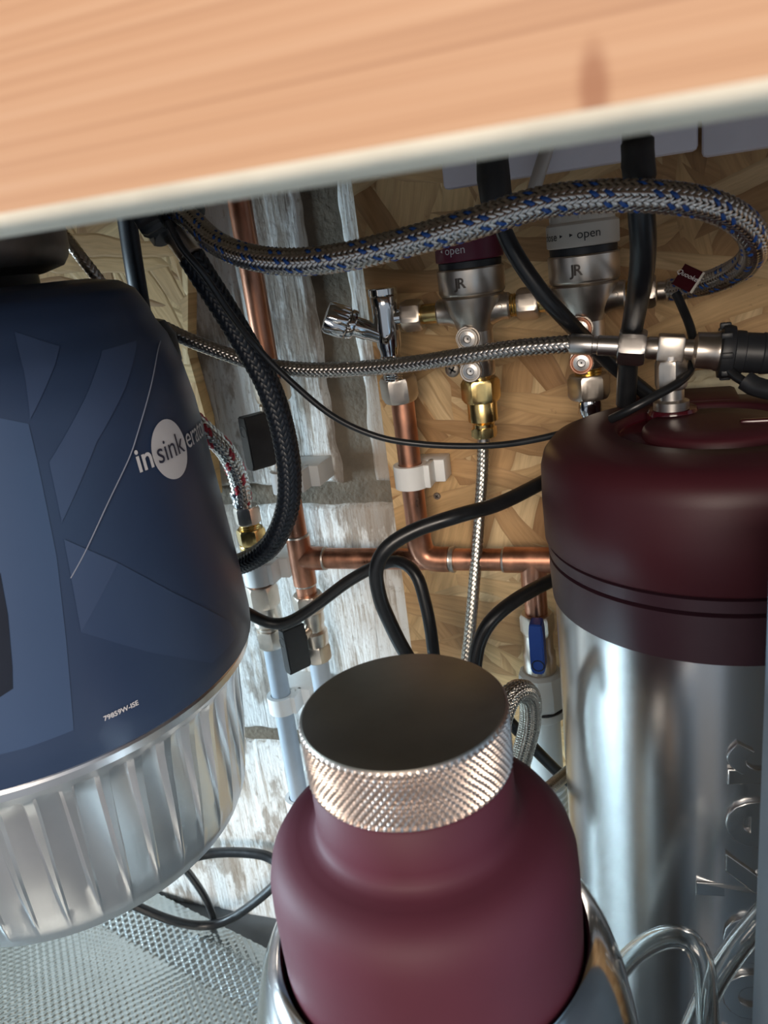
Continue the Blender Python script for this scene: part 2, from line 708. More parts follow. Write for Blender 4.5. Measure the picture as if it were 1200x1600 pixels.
z1 = H - .166
J = .011
rows = [(z1 + J / 2 + .003, z1 + .217, [(-.66, -.2165), (-.1925, .02)]),
        (z1 - .214, z1 - J / 2, [(-.42, .01), (-.87, -.432)]),
        (z1 - .439, z1 - .226, [(-.66, -.222), (-.21, .20)]),
        (z1 + .232, z1 + .43, [(-.42, .01), (-.87, -.432)])]
for k, (a, b_, xs) in enumerate(rows):
    for q, (xa, xb) in enumerate(xs):
        block(xa, xb, a, b_, k * 3.7 + q * 1.3)

# OSB sheet, right, and the paler offcut behind the waste disposer
OX = -.176
osb = tag(obj('osb_panel', box(((OX + .75) / 2, YO + .0055, .43), (.75 - OX, .011, .86), .0006), M_osb, None, 30),
          'large OSB sheet of pressed wood strands lining the right of the back wall', 'panel')
poly = [(-.90, -.16), (-.318, -.16), (-.312, -.10), (-.316, -.05), (-.306, -.01), (-.300, .02), (-.296, .06), (-.296, .14), (-.90, .14)]
g = prism([(x, z) for x, z in poly], (0, .499, H), (1, 0, 0), (0, 0, 1), (0, -1, 0), .012)
tag(obj('osb_panel', g, M_osb2, None, 30), 'pale OSB offcut with a ragged edge behind the navy disposer', 'panel')

# rail across the front of the cupboard
rail = thing('wooden_rail', 'thick pine front rail with a brown knot across the top of the view', 'rail', RAIL0)
RS = lambda g_: (setattr(g_, 'v', [Vector((p.x, p.y, p.z + .0016 - .004 * p.x)) for p in g_.v]), g_)[1]
obj('beam', RS(box((-.05, .1085, H + .0106 + .0645), (1.7, .017, .129), .0003)), M_rail, rail, 40)
edge = [(.1000, .0112), (.1001, .0104), (.1006, .0096), (.1016, .0090), (.1034, .0087), (.1150, .0087), (.1166, .0092), (.1170, .0112)]
obj('painted_edge', RS(prism(edge, (-.90, 0, H), (0, 1, 0), (0, 0, 1), (1, 0, 0), 1.70)), M_railpaint, rail, 60)

# ------------------------------------------------------------------ waste disposer
DX, DY = -.3374, .3046
disp = thing('waste_disposer', 'navy blue food waste disposer with a ribbed silver base hanging at left', 'disposer', (DX, DY, H - .319))
shell_prof = [(.058, .006), (.076, .0065), (.090, .004), (.0975, -.001), (.102, -.010), (.1045, -.018), (.109, -.026), (.1135, -.042),
              (.1165, -.062), (.118, -.085), (.1192, -.108), (.1205, -.133), (.1217, -.155), (.1226, -.176), (.1230, -.190),
              (.1222, -.1985), (.1185, -.2015), (.110, -.202)]
fine = []
for i in range(len(shell_prof) - 1):
    (r0, a0), (r1, a1) = shell_prof[i], shell_prof[i + 1]
    for k in range(3):
        fine.append((r0 + (r1 - r0) * k / 3, a0 + (a1 - a0) * k / 3))
fine.append(shell_prof[-1])
shell = obj('shell', lathe((DX, DY, H), (0, 0, 1), fine, 128), M_navy, disp, 40)


def shell_r(z):
    z -= H
    for (r0, a0), (r1, a1) in zip(shell_prof, shell_prof[1:]):
        if a1 <= z <= a0:
            return r0 + (r1 - r0) * (a0 - z) / max(1e-6, a0 - a1)
    return .11


def hit_rev(px, py, cx, cy, rf):
    r = ray(px, py)
    s = .12
    while s < .8:
        p = r * s
        if math.hypot(p.x - cx, p.y - cy) < rf(p.z + H):
            break
        s += .0003
    p = r * s
    return math.atan2(p.y - cy, p.x - cx), p.z + H


def on_shell(th, z, off=.0004):
    r = shell_r(z) + off
    return Vector((DX + r * math.cos(th), DY + r * math.sin(th), z))


def shell_patch(name, pix, m, off):
    bm = bmesh.new()
    vs = []
    for x, y in pix:
        th, z = hit_rev(x, y, DX, DY, shell_r)
        vs.append(bm.verts.new((th * .12, z, 0)))
    bm.faces.new(vs)
    bmesh.ops.triangulate(bm, faces=bm.faces)
    for _ in range(4):
        long = [e for e in bm.edges if e.calc_length() > .006]
        if not long:
            break
        bmesh.ops.subdivide_edges(bm, edges=long, cuts=1)
        bmesh.ops.triangulate(bm, faces=bm.faces)
    bm.verts.index_update()
    g = G().add([on_shell(v.co.x / .12, v.co.y, off) for v in bm.verts], [[v.index for v in q.verts] for q in bm.faces])
    bm.free()
    return obj(name, g, m, shell, 179)


shell_patch('printed_facet', [(22, 518), (92, 541), (46, 655), (40, 600)], M_navyl, .0004)
shell_patch('printed_facet', [(158, 548), (212, 532), (150, 690), (96, 816), (76, 722)], M_navyl, .0004)
shell_patch('printed_facet', [(99, 842), (183, 879), (126, 987)], M_navyl, .0005)
shell_patch('printed_facet', [(183, 879), (270, 926), (358, 972), (370, 992), (330, 1036), (230, 1018), (126, 987)], M_navym, .0004)
shell_patch('side_panel', [(-60, 640), (44, 662), (66, 760), (88, 870), (103, 1000), (115, 1140), (40, 1168), (-60, 1190)], M_navyb, .0003)
shell_patch('side_slot', [(-60, 880), (0, 895), (12, 960), (19, 1040), (20, 1075), (0, 1088), (-60, 1100)], M_slot, .0006)
arc = [(249, 533), (245, 548), (238, 585), (230, 620), (213, 678), (200, 717), (167, 787), (133, 860), (110, 903)]
obj('printed_line', tube([on_shell(*hit_rev(x, y, DX, DY, shell_r), .0005) for x, y in arc], .00030, 6, .003), M_line, shell)

th0, zl = hit_rev(265, 702, DX, DY, shell_r)


def wrap(dx, dz, off):
    def fn(x, y, z):
        return on_shell(th0 + (x + dx) / .119, zl + y + dz, off)
    return fn


v = [(0, 0)] + [(math.cos(2 * PI * k / 48), math.sin(2 * PI * k / 48)) for k in range(48)]
g = G().add([on_shell(th0 + x * .0145 / .119, zl + y * .0145, .0007) for x, y in v], [[0, k + 1, (k + 1) % 48 + 1] for k in range(48)])
obj('logo_disc', g, M_print, shell, 179)
obj('logo_lettering', text_geo('sink', .0148, wrap(0, -.0040, .0011)), M_printd, shell, 0)
obj('logo_lettering', text_geo('in', .0155, wrap(-.0200, -.0040, .0008), bold=.00025), M_print, shell, 0)
obj('logo_lettering', text_geo('erator', .0155, wrap(.0345, -.0040, .0008), spacing=.95), M_print, shell, 0)
tm, zm = hit_rev(189, 1110, DX, DY, shell_r)
obj('model_number', text_geo('79859W-ISE', .0033, bold=.00008, fn= lambda x, y, z: on_shell(tm + x / .123, zm + y - .001, .0006)), M_print, shell, 0)

# mounting neck
obj('mounting_ring', lathe((DX, DY, H), (0, 0, 1), [(.055, .012), (.0655, .015), (.0685, .019), (.070, .024), (.0705, .040), (.0705, .055), (.050, .055)], 64), M_neck, disp)
obj('neck_gasket', lathe((DX, DY, H), (0, 0, 1), [(.045, .004), (.052, .005), (.052, .013), (.045, .0135)], 48), M_blackp, disp)
obj('rim_bump', lathe(at(258, 530, .375) + Vector((-.012, 0, -.004)), (0, 0, 1), [(.003, -.024), (.013, -.020), (.017, -.008), (.0165, .006), (.012, .014), (.003, .017)], 32), M_blackp, disp)

# ribbed base: each flute ends in a wedge that narrows downwards
NR = 42
p_ = 2 * PI / NR
ph0 = math.radians(-71.3)
base_prof = [(.1175, -.1995), (.1195, -.2025), (.1195, -.2062), (.1165, -.2095), (.1130, -.214), (.1108, -.222), (.1095, -.232), (.1085, -.243), (.1075, -.255), (.1062, -.267),
             (.1046, -.278), (.1030, -.289), (.1008, -.2985), (.0968, -.3065), (.090, -.312), (.080, -.3155), (.062, -.3175), (.03, -.3185), (.002, -.319)]
fine = []
for i in range(len(base_prof) - 1):
    (r0, a0), (r1, a1) = base_prof[i], base_prof[i + 1]
    for k in range(3):
        fine.append((r0 + (r1 - r0) * k / 3, a0 + (a1 - a0) * k / 3))
fine.append(base_prof[-1])


v, f = [], []
K = 9
for r, z in fine:
    fall = max(0.0, min(1.0, (z + .302) / .088))   # ridge is wide on top, a point at the bottom
    wd = .24 * fall + .012
    for q in range(NR):
        for k in range(K):
            if k < 2:                              # the narrow ridge
                x, d = (0.0, wd)[k], 0.0
            else:                                  # the flat recessed panel, a little skewed
                u = (.035, .07, .25, .45, .65, .85, .95)[k - 2]
                x = wd + (1 - wd) * u
                d = .0054 * fall * min(1.0, u / .07) * min(1.0, (1 - u) / .10) * (.55 + .45 * u)
            top = max(0.0, min(1.0, (-.2108 - .0030 * abs(.5 - x) * 2 - z) / .0035))
            top = top * top * (3 - 2 * top) if z < -.2095 else 0.0
            a = ph0 + (q + x) * p_
            rr = r - d * top
            v.append((DX + rr * math.cos(a), DY + rr * math.sin(a), H + z))
nb = NR * K
for i_ in range(len(fine) - 1):
    for k in range(nb):
        k2 = (k + 1) % nb
        f.append([(i_ + 1) * nb + k, (i_ + 1) * nb + k2, i_ * nb + k2, i_ * nb + k])
f.append([(len(fine) - 1) * nb + k for k in range(nb)][::-1])
obj('ribbed_base', G().add(v, f), M_alu, disp, 24)

# ------------------------------------------------------------------ water tank
TX, TY = .0265, .378
TR = .0790
tank = thing('water_tank', 'tall brushed steel boiling water tank with a burgundy lid', 'tank', (TX, TY, 0))
obj('body', lathe((TX, TY, 0), (0, 0, 1), [(TR - .006, .0), (TR - .003, .006), (TR - .003, .12), (TR - .0025, H - .176), (.05, H - .174)], 160), M_tank, tank, 40)
zt = H - .0935
lid = obj('lid', lathe((TX, TY, 0), (0, 0, 1), [(TR - .004, H - .1455), (TR - .0002, H - .1452), (TR + .0008, H - .144), (TR + .0012, H - .125), (TR + .0008, H - .108),
                                            (TR - .0008, H - .1020), (TR - .0048, H - .0970), (TR - .0115, H - .0944), (TR - .025, zt), (.0445, zt), (.0435, zt - .0008),
                                            (.0425, zt - .0045), (.036, zt - .0055), (.0325, zt - .0045), (.0315, zt - .0012), (.030, zt + .0004), (.015, zt + .0010), (.001, zt + .0012)], 128), M_burg, tank, 50)
obj('lid_ring', lathe((TX, TY, 0), (0, 0, 1), [(.0320, zt - .0038), (.0330, zt - .0042), (.0422, zt - .0042), (.0432, zt - .0030), (.0432, zt - .006), (.032, zt - .006)], 96), M_burgglos, tank, 50)
obj('lid_band', lathe((TX, TY, 0), (0, 0, 1), [(TR - .004, H - .1525), (TR - .0006, H - .1520), (TR - .0004, H - .1466), (TR - .004, H - .1460)], 128), M_burgband, tank, 40)
obj('lid_skirt', lathe((TX, TY, 0), (0, 0, 1), [(TR - .004, H - .1765), (TR - .0014, H - .1760), (TR - .0008, H - .165), (TR - .0006, H - .1540), (TR - .004, H - .1532)], 128), M_burgband, tank, 40)
obj('rear_tab', box((.012, .4435, zt - .008), (.062, .034, .018), .003), M_burg, tank, 40)
obj('lid_plug', lathe((.0090, .405, zt - .004), (0, 0, 1), [(.0125, 0), (.0125, .004), (.0115, .0065), (.006, .007)], 40), M_burgglos, tank)
obj('lid_button', box((.052, .374, zt + .0012), (.030, .004, .0022), .001), M_burgglos, tank, 40)
tt, tz = None, None


def tank_r(z):
    return TR - .0027


ta, tz = hit_rev(1130, 1292, TX, TY, tank_r)           # head of the letter e
EM = .054


def tank_text(x, y, z):
    a = ta - (y - .50 * EM) / TR
    r = TR - .0028 + (z + .0005) * 1.0
    return Vector((TX + r * math.cos(a), TY + r * math.sin(a), tz + x))


V, F = text_mesh('Quooker', EM, bold=.0010, extrude=.0010, spacing=1.22, bevel=.0006)
# the letter e sits fifth: find its middle
We, _ = text_mesh('Quook', EM, spacing=1.22)
Wq, _ = text_mesh('Quooke', EM, spacing=1.22)
xe = (max(q.x for q in We) + max(q.x for q in Wq)) / 2
obj('embossed_lettering', G().add([tank_text(q.x - xe, q.y, q.z) for q in V], F), M_tank, tank, 30)

# ------------------------------------------------------------------ tee piece with black sensor behind the lid
YT = .400
c0 = at(1048, 545, YT)
tee = thing('tee_fitting', 'nickel tee fitting with a black sensor plug standing on the burgundy lid', 'pipe fitting', (c0.x, c0.y, zt + .003))
ax = (at(1160, 549, YT) - at(935, 538, YT)).normalized()
TM = Matrix.Rotation(-math.atan2(ax.z, ax.x), 3, 'Y')
obj('stem', lathe((c0.x, YT, zt + .003), (0, 0, 1), [(.0085, 0), (.0085, .004), (.0062, .005), (.0062, c0.z - zt - .006)], 32), M_steel, tee)
obj('stem_nut', hexnut((c0.x, YT, c0.z - .0195), (c0.x, YT, c0.z - .0050), .0078, .26), M_nickel, tee, 25)
obj('tee_block', box((c0.x, YT, c0.z + .0005), (.0125, .012, .0125), .0012, TM), M_nickel, tee, 40)
obj('side_neck', lathe(c0 - ax * .012, ax, [(.0045, 0), (.0055, .002), (.0055, .0065)], 32), M_nickel, tee)
obj('union_nut', hexnut(c0 - ax * .0245, c0 - ax * .0115, .0092, .2), M_steel, tee, 25)
obj('sensor_barrel', lathe(c0 + ax * .006, ax, [(.0050, 0), (.0050, .004), (.0085, .0055), (.0088, .0135), (.0094, .0145), (.0094, .0165), (.0065, .0165)], 40), M_nickel, tee)
sp = obj('sensor_plug', lathe(c0 + ax * .0215, ax, [(.009, 0), (.0124, .0008), (.0128, .003), (.0120, .0062), (.0102, .0068), (.0100, .011), (.0094, .0114), (.0094, .0185),
                                                              (.0098, .0190), (.0092, .0235), (.0070, .0245), (.0070, .0270), (.0045, .0275), (.0040, .034)], 32), M_blackp, tee)
for k in range(8):
    a = 2 * PI * k / 8
    obj('grip_rib', box(c0 + ax * .0245 + Vector((0, -.0122 * math.cos(a), .0122 * math.sin(a))), (.005, .0028, .0028), .0006), M_blackp, sp)

# ------------------------------------------------------------------ hoses
def hose(name, label, pts, R, Nn=12, fleck=(), mats=None, group=None, ang=42, ends=()):
    pts = [Vector(p) for p in pts]
    lo = min(pts, key=lambda p: p.z)
    h = thing(name, label, 'hose', lo, group)
    b = obj('braid', braid(pts, R, Nn, ang, fleck), mats or [M_braid, M_blue], h, 179)
    b['kind'] = 'stuff'
    obj('core', tube(pts, R * .90, 12), M_core, h)
    return h


px = lambda L: [at(*p) for p in L]
big = px([(268, 322, .372), (300, 345, .360), (335, 378, .345), (385, 400, .33), (455, 409, .318), (540, 401, .31), (640, 377, .305), (740, 349, .303), (840, 318, .305), (930, 307, .31),
          (1020, 307, .315), (1100, 318, .325), (1155, 343, .338), (1180, 380, .355), (1165, 413, .385), (1120, 437, .415), (1075, 449, .441), (1048, 453, .452)])
h = hose('braided_hose', 'thick braided hose with blue flecks looping across the top to the cream valve', big, .0053, 16, (0, 2, 8, 10), ang=37)
e, e2 = big[-1], big[-2]
d = (e - e2).normalized()
d = Vector((-1, 0, 0))
obj('ferrule', lathe(e - d * .006, d, [(.0058, 0), (.0060, .001), (.0060, .0075), (.0052, .0085), (.0052, .0128)], 32), M_nickel, h)

pl = px([(255, 512, .405), (295, 531, .408), (345, 550, .412), (400, 568, .415), (480, 578, .418), (560, 576, .418), (640, 569, .413), (720, 557, .406), (800, 545, .402), (870, 539, .400)]) + [c0 - ax * .0465]
h = hose('braided_hose', 'thin plain steel braided hose running level to the tee above the tank', pl, .0041, 10)
q = c0 - ax * .048
obj('ferrule', lathe(q, ax, [(.0046, 0), (.0052, .001), (.0050, .011), (.0044, .0115), (.0044, .0135), (.0050, .014), (.0050, .0235)], 32), M_steel, h)

vt = [at(753, 640, .463), at(755, 690, .465), at(754, 740, .466), at(749, 810, .464), at(742, 900, .458), at(733, 1000, .445), at(722, 1080, .43), at(712, 1180, .41)]
h = hose('braided_hose', 'narrow steel braided hose hanging from the brass fitting of the burgundy valve', vt, .0037, 8, mats=[M_braid2, M_blue])
obj('ferrule', cyl(vt[0] + Vector((0, 0, .002)), vt[0] + Vector((-.0004, 0, -.022)), .0042, 24, .0006), M_steel, h)

rd = [at(296, 650, .44), at(325, 678, .445), at(350, 702, .452), at(367, 732, .46), at(376, 762, .464), at(379, 786, .465)]
h = hose('braided_hose', 'short braided hose with red flecks beside the navy disposer', rd, .0064, 12, (0, 1, 6, 7), [M_braid, M_red])
obj('ferrule', lathe(rd[-1] + Vector((-.001, 0, .010)), (.06, 0, -1), [(.0068, 0), (.0072, .001), (.0070, .004), (.0064, .006), (.0064, .018)], 32), M_chrome, h)

lp = [at(775, 1160, .315), at(784, 1118, .318), at(797, 1088, .324), at(815, 1079, .332), at(828, 1092, .34), at(828, 1130, .345), at(818, 1172, .347), at(806, 1215, .348), at(795, 1270, .345), at(785, 1340, .34)]
hose('braided_hose', 'steel braided hose bent into a tight hook behind the flask cap', lp, .0052, 20, mats=[M_braid2, M_blue])
l2 = [at(820, 1275, .33), at(850, 1245, .345), at(880, 1215, .36), at(915, 1180, .37)]
l2 = [at(815, 1275, .36), at(846, 1243, .37), at(872, 1220, .39), at(905, 1192, .43), at(930, 1170, .455)]
hose('braided_hose', 'steel braided hose passing low behind the steel tank', l2, .0036, 12, mats=[M_braid2, M_blue])
ul = [at(80, 345, .405), at(106, 375, .40), at(125, 400, .398), at(150, 432, .40), at(172, 462, .405)]
hose('braided_hose', 'steel braided hose behind the neck of the disposer', ul, .0034, 8)

# hose tail of the cream valve, into the space behind the tank
c2 = [Vector((-.0348, .4525, H - z_)) for z_ in (.110, .125, .15)] + [Vector((-.040, .462, H - .19))]
h = hose('braided_hose', 'chrome ended hose dropping from the cream valve behind the tank', c2, .0050, 12, (0, 1, 6, 7))
obj('ferrule', lathe(Vector((-.0348, .4525, H - .0937)), (0, 0, -1), [(.0062, 0), (.0068, .002), (.0068, .008), (.0056, .010), (.0056, .016), (.0064, .019), (.0064, .022)], 24), M_chrome, h)

# ------------------------------------------------------------------ copper pipework
XA, XBp, XM, XR = -.2425, -.2795, -.1515, -.0755
ZH = H - .2008
PR = .0075
pipe = thing('copper_pipework', 'soldered copper pipes with one long level run between the risers', 'pipes', (XA, YP, H - .235))
P = lambda x, z: Vector((x, YP, H + z))
obj('riser', cyl(P(XA, .13), P(XA, -.235), PR), M_copper, pipe)
obj('level_pipe', cyl((XA, YP, ZH), (XR + .02, YP, ZH), PR), M_copper, pipe)
obj('middle_riser', cyl(P(XM, -.078), (XM, YP, ZH + .02), PR), M_copper, pipe)
obj('drop_pipe', cyl((XR, YP, ZH), (XR, YP, H - .243), PR), M_copper, pipe)


def socket(p, q, name='joint'):
    o = obj(name, cyl(p, q, PR + .0011, 32, .0006), M_copper, pipe)
    p, q = Vector(p), Vector(q)
    return o


def ring(p, d):
    d = Vector(d)
    return obj('solder_ring', lathe(Vector(p) - d * .001, d, [(PR, 0), (PR + .0011, .0004), (PR + .0009, .0016), (PR, .0022)], 28), M_solder, pipe)


socket((XA, YP, ZH + .0175), (XA, YP, ZH - .0205), 'tee_joint')
socket((XA, YP, ZH), (XA + .0195, YP, ZH), 'tee_joint')
ring((XA, YP, ZH + .0175), (0, 0, 1)); ring((XA, YP, ZH - .0205), (0, 0, -1)); ring((XA + .0195, YP, ZH), (1, 0, 0))
# elbow of the middle riser
el = [Vector((XM, YP, ZH + .022)), Vector((XM, YP, ZH + .012)), Vector((XM + .0018, YP, ZH + .005)), Vector((XM + .006, YP, ZH + .0012)), Vector((XM + .013, YP, ZH)), Vector((XM + .020, YP, ZH))]
obj('elbow_joint', tube(el, PR + .0011, 28, .0015), M_copper, pipe, 50)
ring((XM + .021, YP, ZH), (1, 0, 0))
obj('stop_collar', lathe((XM + .0215, YP, ZH), (1, 0, 0), [(PR, 0), (PR + .0015, .0002), (PR + .0015, .0022), (PR, .0024)], 28), M_solder, pipe)
socket((XR - .019, YP, ZH), (XR + .019, YP, ZH), 'tee_joint')
socket((XR, YP, ZH), (XR, YP, ZH - .019), 'tee_joint')
ring((XR - .019, YP, ZH), (-1, 0, 0)); ring((XR, YP, ZH - .019), (0, 0, -1))


def lever_paddle(g_c, L, wd, dp, turn=True):
    """moulded lever: tapered paddle with a round hole near its lower end"""
    n = 20
    outer = [(-wd * .42, L * .5), (wd * .42, L * .5), (wd * .5, L * .3), (wd * .5, -L * .42), (wd * .32, -L * .5), (-wd * .32, -L * .5), (-wd * .5, -L * .42), (-wd * .5, L * .3)]
    az = Vector((-.55, -.835, 0)) if turn else Vector((0, -1, 0))
    ax_ = Vector((.835, -.55, 0)) if turn else Vector((1, 0, 0))
    return prism(outer, Vector(g_c), ax_, (0, 0, 1), az, dp, .0007)


# isolating valve on the left riser, half hidden by the black sleeve
v_ = thing('isolating_valve', 'nickel isolating valve with a black lever on the left copper riser', 'valve', P(XA, -.135))
obj('valve_body', lathe(P(XA, -.085), (0, 0, -1), [(.0085, 0), (.0105, .002), (.0105, .012), (.009, .015), (.0105, .018), (.0105, .036), (.0085, .040)], 32), M_nickel, v_)
obj('compression_nut', hexnut(P(XA, -.070), P(XA, -.085), .0128, .3), M_nickel, v_, 25)
obj('lower_nut', hexnut(P(XA, -.122), P(XA, -.133), .0115, .1), M_nickel, v_, 25)
lv = at(407, 690, .437)
lev = obj('lever', lever_paddle((lv.x + .002, .446, lv.z), .036, .0105, .018), M_blackp, v_, 35)
obj('lever_hole', lathe(Vector((lv.x + .002, .446, lv.z + .008)) + Vector((-.55, -.835, 0)) * .0179, (-.55, -.835, 0), [(.0002, .0002), (.0030, 0), (.0034, .0003), (.0042, .0003), (.0042, 0)], 20), M_black, lev)
obj('spindle', cyl((lv.x + .004, .444, lv.z + .004), (XA, YP, lv.z + .004), .004), M_nickel, v_)

# riser B: red hose fitting, coupling and grey pipe
bf = thing('hose_coupling', 'nut and brass coupling under the red flecked hose', 'pipe fitting', P(XBp, -.195))
obj('union_nut', hexnut(P(XBp, -.160), P(XBp, -.173), .0098, .3), M_nickel, bf, 25)
obj('brass_thread', thread(P(XBp, -.173), P(XBp, -.178), .0078), M_brass, bf)
obj('brass_nut', hexnut(P(XBp, -.177), P(XBp, -.189), .0108, .25), M_brass, bf, 25)
obj('brass_collar', lathe(P(XBp, -.189), (0, 0, -1), [(.0098, 0), (.0102, .001), (.0095, .005), (.008, .007)], 32), M_brass, bf)
obj('copper_tail', cyl(P(XBp, -.192), P(XBp, -.232), PR), M_copper, bf)

cp = thing('compression_coupling', 'bulky nickel compression coupling above the nearer grey pipe', 'pipe fitting', P(XBp, -.275))
obj('upper_nut', hexnut(P(XBp, -.222), P(XBp, -.240), .0125, .25), M_nickel, cp, 25)
obj('coupling_body', lathe(P(XBp, -.239), (0, 0, -1), [(.009, 0), (.010, .001), (.0095, .008), (.0105, .010), (.0105, .016), (.009, .018), (.009, .024)], 32), M_nickel, cp)
obj('lower_nut', hexnut(P(XBp, -.259), P(XBp, -.274), .0115, .5), M_nickel, cp, 25)
gp = thing('grey_pipe', 'grey plastic water pipe held by two white clips left of the flask', 'pipe', (XBp - .004, YP, .0))
obj('pipe_run', cyl(P(XBp, -.270), (XBp - .005, YP, .03), PR), M_greypipe, gp)
obj('foot_elbow', cyl((XBp - .005, YP, .03), (XBp - .005, YP, .0), PR + .002, 24, .001), M_greypipe, gp)

cv = thing('isolating_valve', 'nickel valve with a black lever under the left copper tee', 'valve', P(XA, -.285))
obj('upper_nut', hexnut(P(XA, -.229), P(XA, -.243), .0118, .25), M_nickel, cv, 25)
obj('valve_body', lathe(P(XA, -.242), (0, 0, -1), [(.009, 0), (.0098, .001), (.0098, .010), (.0088, .012), (.0088, .016), (.0105, .018), (.0105, .026), (.0092, .030)], 32), M_nickel, cv)
obj('lower_nut', hexnut(P(XA, -.270), P(XA, -.284), .0110, .4), M_nickel, cv, 25)
lv = at(464, 1013, .443)
lev = obj('lever', lever_paddle((lv.x + .003, .451, lv.z), .036, .0090, .018), M_blackp, cv, 35)
obj('lever_hole', lathe(Vector((lv.x + .003, .451, lv.z + .008)) + Vector((-.55, -.835, 0)) * .0179, (-.55, -.835, 0), [(.0002, .0002), (.0030, 0), (.0034, .0003), (.0042, .0003), (.0042, 0)], 20), M_black, lev)
obj('spindle', cyl((lv.x + .003, .449, lv.z + .006), (XA, YP, lv.z + .006), .004), M_nickel, cv)
gp = thing('grey_pipe', 'grey plastic water pipe running down behind the knurled flask cap', 'pipe', (XA, YP, .0))
obj('pipe_run', cyl(P(XA, -.280), (XA - .002, YP, .03), PR), M_greypipe, gp)
obj('foot_elbow', cyl((XA - .002, YP, .03), (XA - .002, YP, .0), PR + .002, 24, .001), M_greypipe, gp)


# white pipe clips
def clip(x, z, yb, label, h_=.0135):
    c = thing('pipe_clip', label, 'pipe clip', (x, yb, H + z - h_ / 2), 'white plastic pipe clips')
    n = 16
    pts = []
    rin, rout = PR + .0006, PR + .0036
    a0, a1 = math.radians(-140), math.radians(140)
    # C shaped jaw opening towards the wall's right hand side
    out = [(rout * 1.02 * math.cos(a0 + (a1 - a0) * k / n), rout * 1.02 * math.sin(a0 + (a1 - a0) * k / n)) for k in range(n + 1)]
    inn = [(rin * math.cos(a1 + (a0 - a1) * k / n), rin * math.sin(a1 + (a0 - a1) * k / n)) for k in range(n + 1)]
    poly = out + inn
    obj('jaw', prism(poly, (x, YP, H + z - h_ / 2), (0, -1, 0), (1, 0, 0), (0, 0, 1), h_), M_white, c, 40)
    d = yb - (YP + rout * .7)
    obj('base_plate', box((x + .006, yb - d / 2, H + z), (.030, d, h_), .001), M_white, c, 40)
    obj('latch', box((x + rout + .001, YP + .003, H + z), (.004, .016, h_), .0008), M_white, c, 40)
    return c


clip(XM, -.1405, YO, 'white plastic pipe clip on the middle copper riser over the OSB edge', .0155)
clip(XA, -.1415, YB - .003, 'white plastic pipe clip half hidden by the black sleeved hose', .0155)
clip(XBp, -.2125, YB - .003, 'white plastic pipe clip just under the brass coupling', .016)
clip(XBp - .001, -.3245, YB - .003, 'upper white pipe clip on the long grey pipe', .0145)
clip(XBp - .003, -.4230, YB - .003, 'lowest white pipe clip on the long grey pipe', .0145)

# ------------------------------------------------------------------ chrome stop valve
YV = .452
vx = lambda x, z, y=YV: Vector((x, y, H + z))
b0 = at(603, 500, YV)
av = thing('stop_valve', 'chrome stop valve with a fluted handle on the middle copper riser', 'valve', vx(-.151, -.078))
XV = -.1515
obj('valve_body', lathe(vx(XV, -.0195), (0, 0, -1), [(.0080, 0), (.0088, .0006), (.0088, .004), (.0080, .0045), (.0084, .0055), (.0080, .012), (.0079, .024), (.0074, .034), (.0062, .037), (.0058, .040), (.0066, .041),
                                                (.0066, .044), (.0054, .046), (.0054, .0505), (.0060, .051)], 40), M_chrome, av)
obj('tail_thread', thread(vx(XV, -.066), vx(XV, -.075), .0062), M_chrome, av)
obj('cast_mark', text_geo('15', .0065, lambda x, y, z: vx(XV + x, -.051 + y, YV - .0076), extrude=.0002), M_nickel, av, 0)
obj('compression_nut', hexnut(vx(XV, -.0735, .460), vx(XV, -.0895, .462), .0118, .26), M_nickel, av, 25)
hd = Vector((-.030, -.014, .0165))
hp = vx(XV, -.0490)
hn = hd.normalized()
obj('side_arm', lathe(hp, hn, [(.0050, 0), (.0052, .012), (.0060, .014), (.0060, .0215), (.0050, .022)], 32), M_chrome, av)
kn = lambda r, tt, th: r - (.0009 * max(0, math.cos(th * 9)) if .004 < tt < .017 else 0)
obj('fluted_handle', lathe(hp + hn * .0215, hn, [(.0062, 0), (.0088, .0006), (.0092, .0015), (.0092, .0038), (.0083, .0042), (.0095, .0050), (.0099, .006), (.0099, .0165), (.0088, .0185), (.003, .0190)], 90, rf=kn), M_chrome, av, 40)
ZR = -.0372
obj('outlet', cyl(vx(XV + .004, ZR), vx(-.139, ZR), .0048), M_chrome, av)
obj('outlet_nut', hexnut(vx(-.1405, ZR), vx(-.1285, ZR), .0095, .35), M_nickel, av, 25)


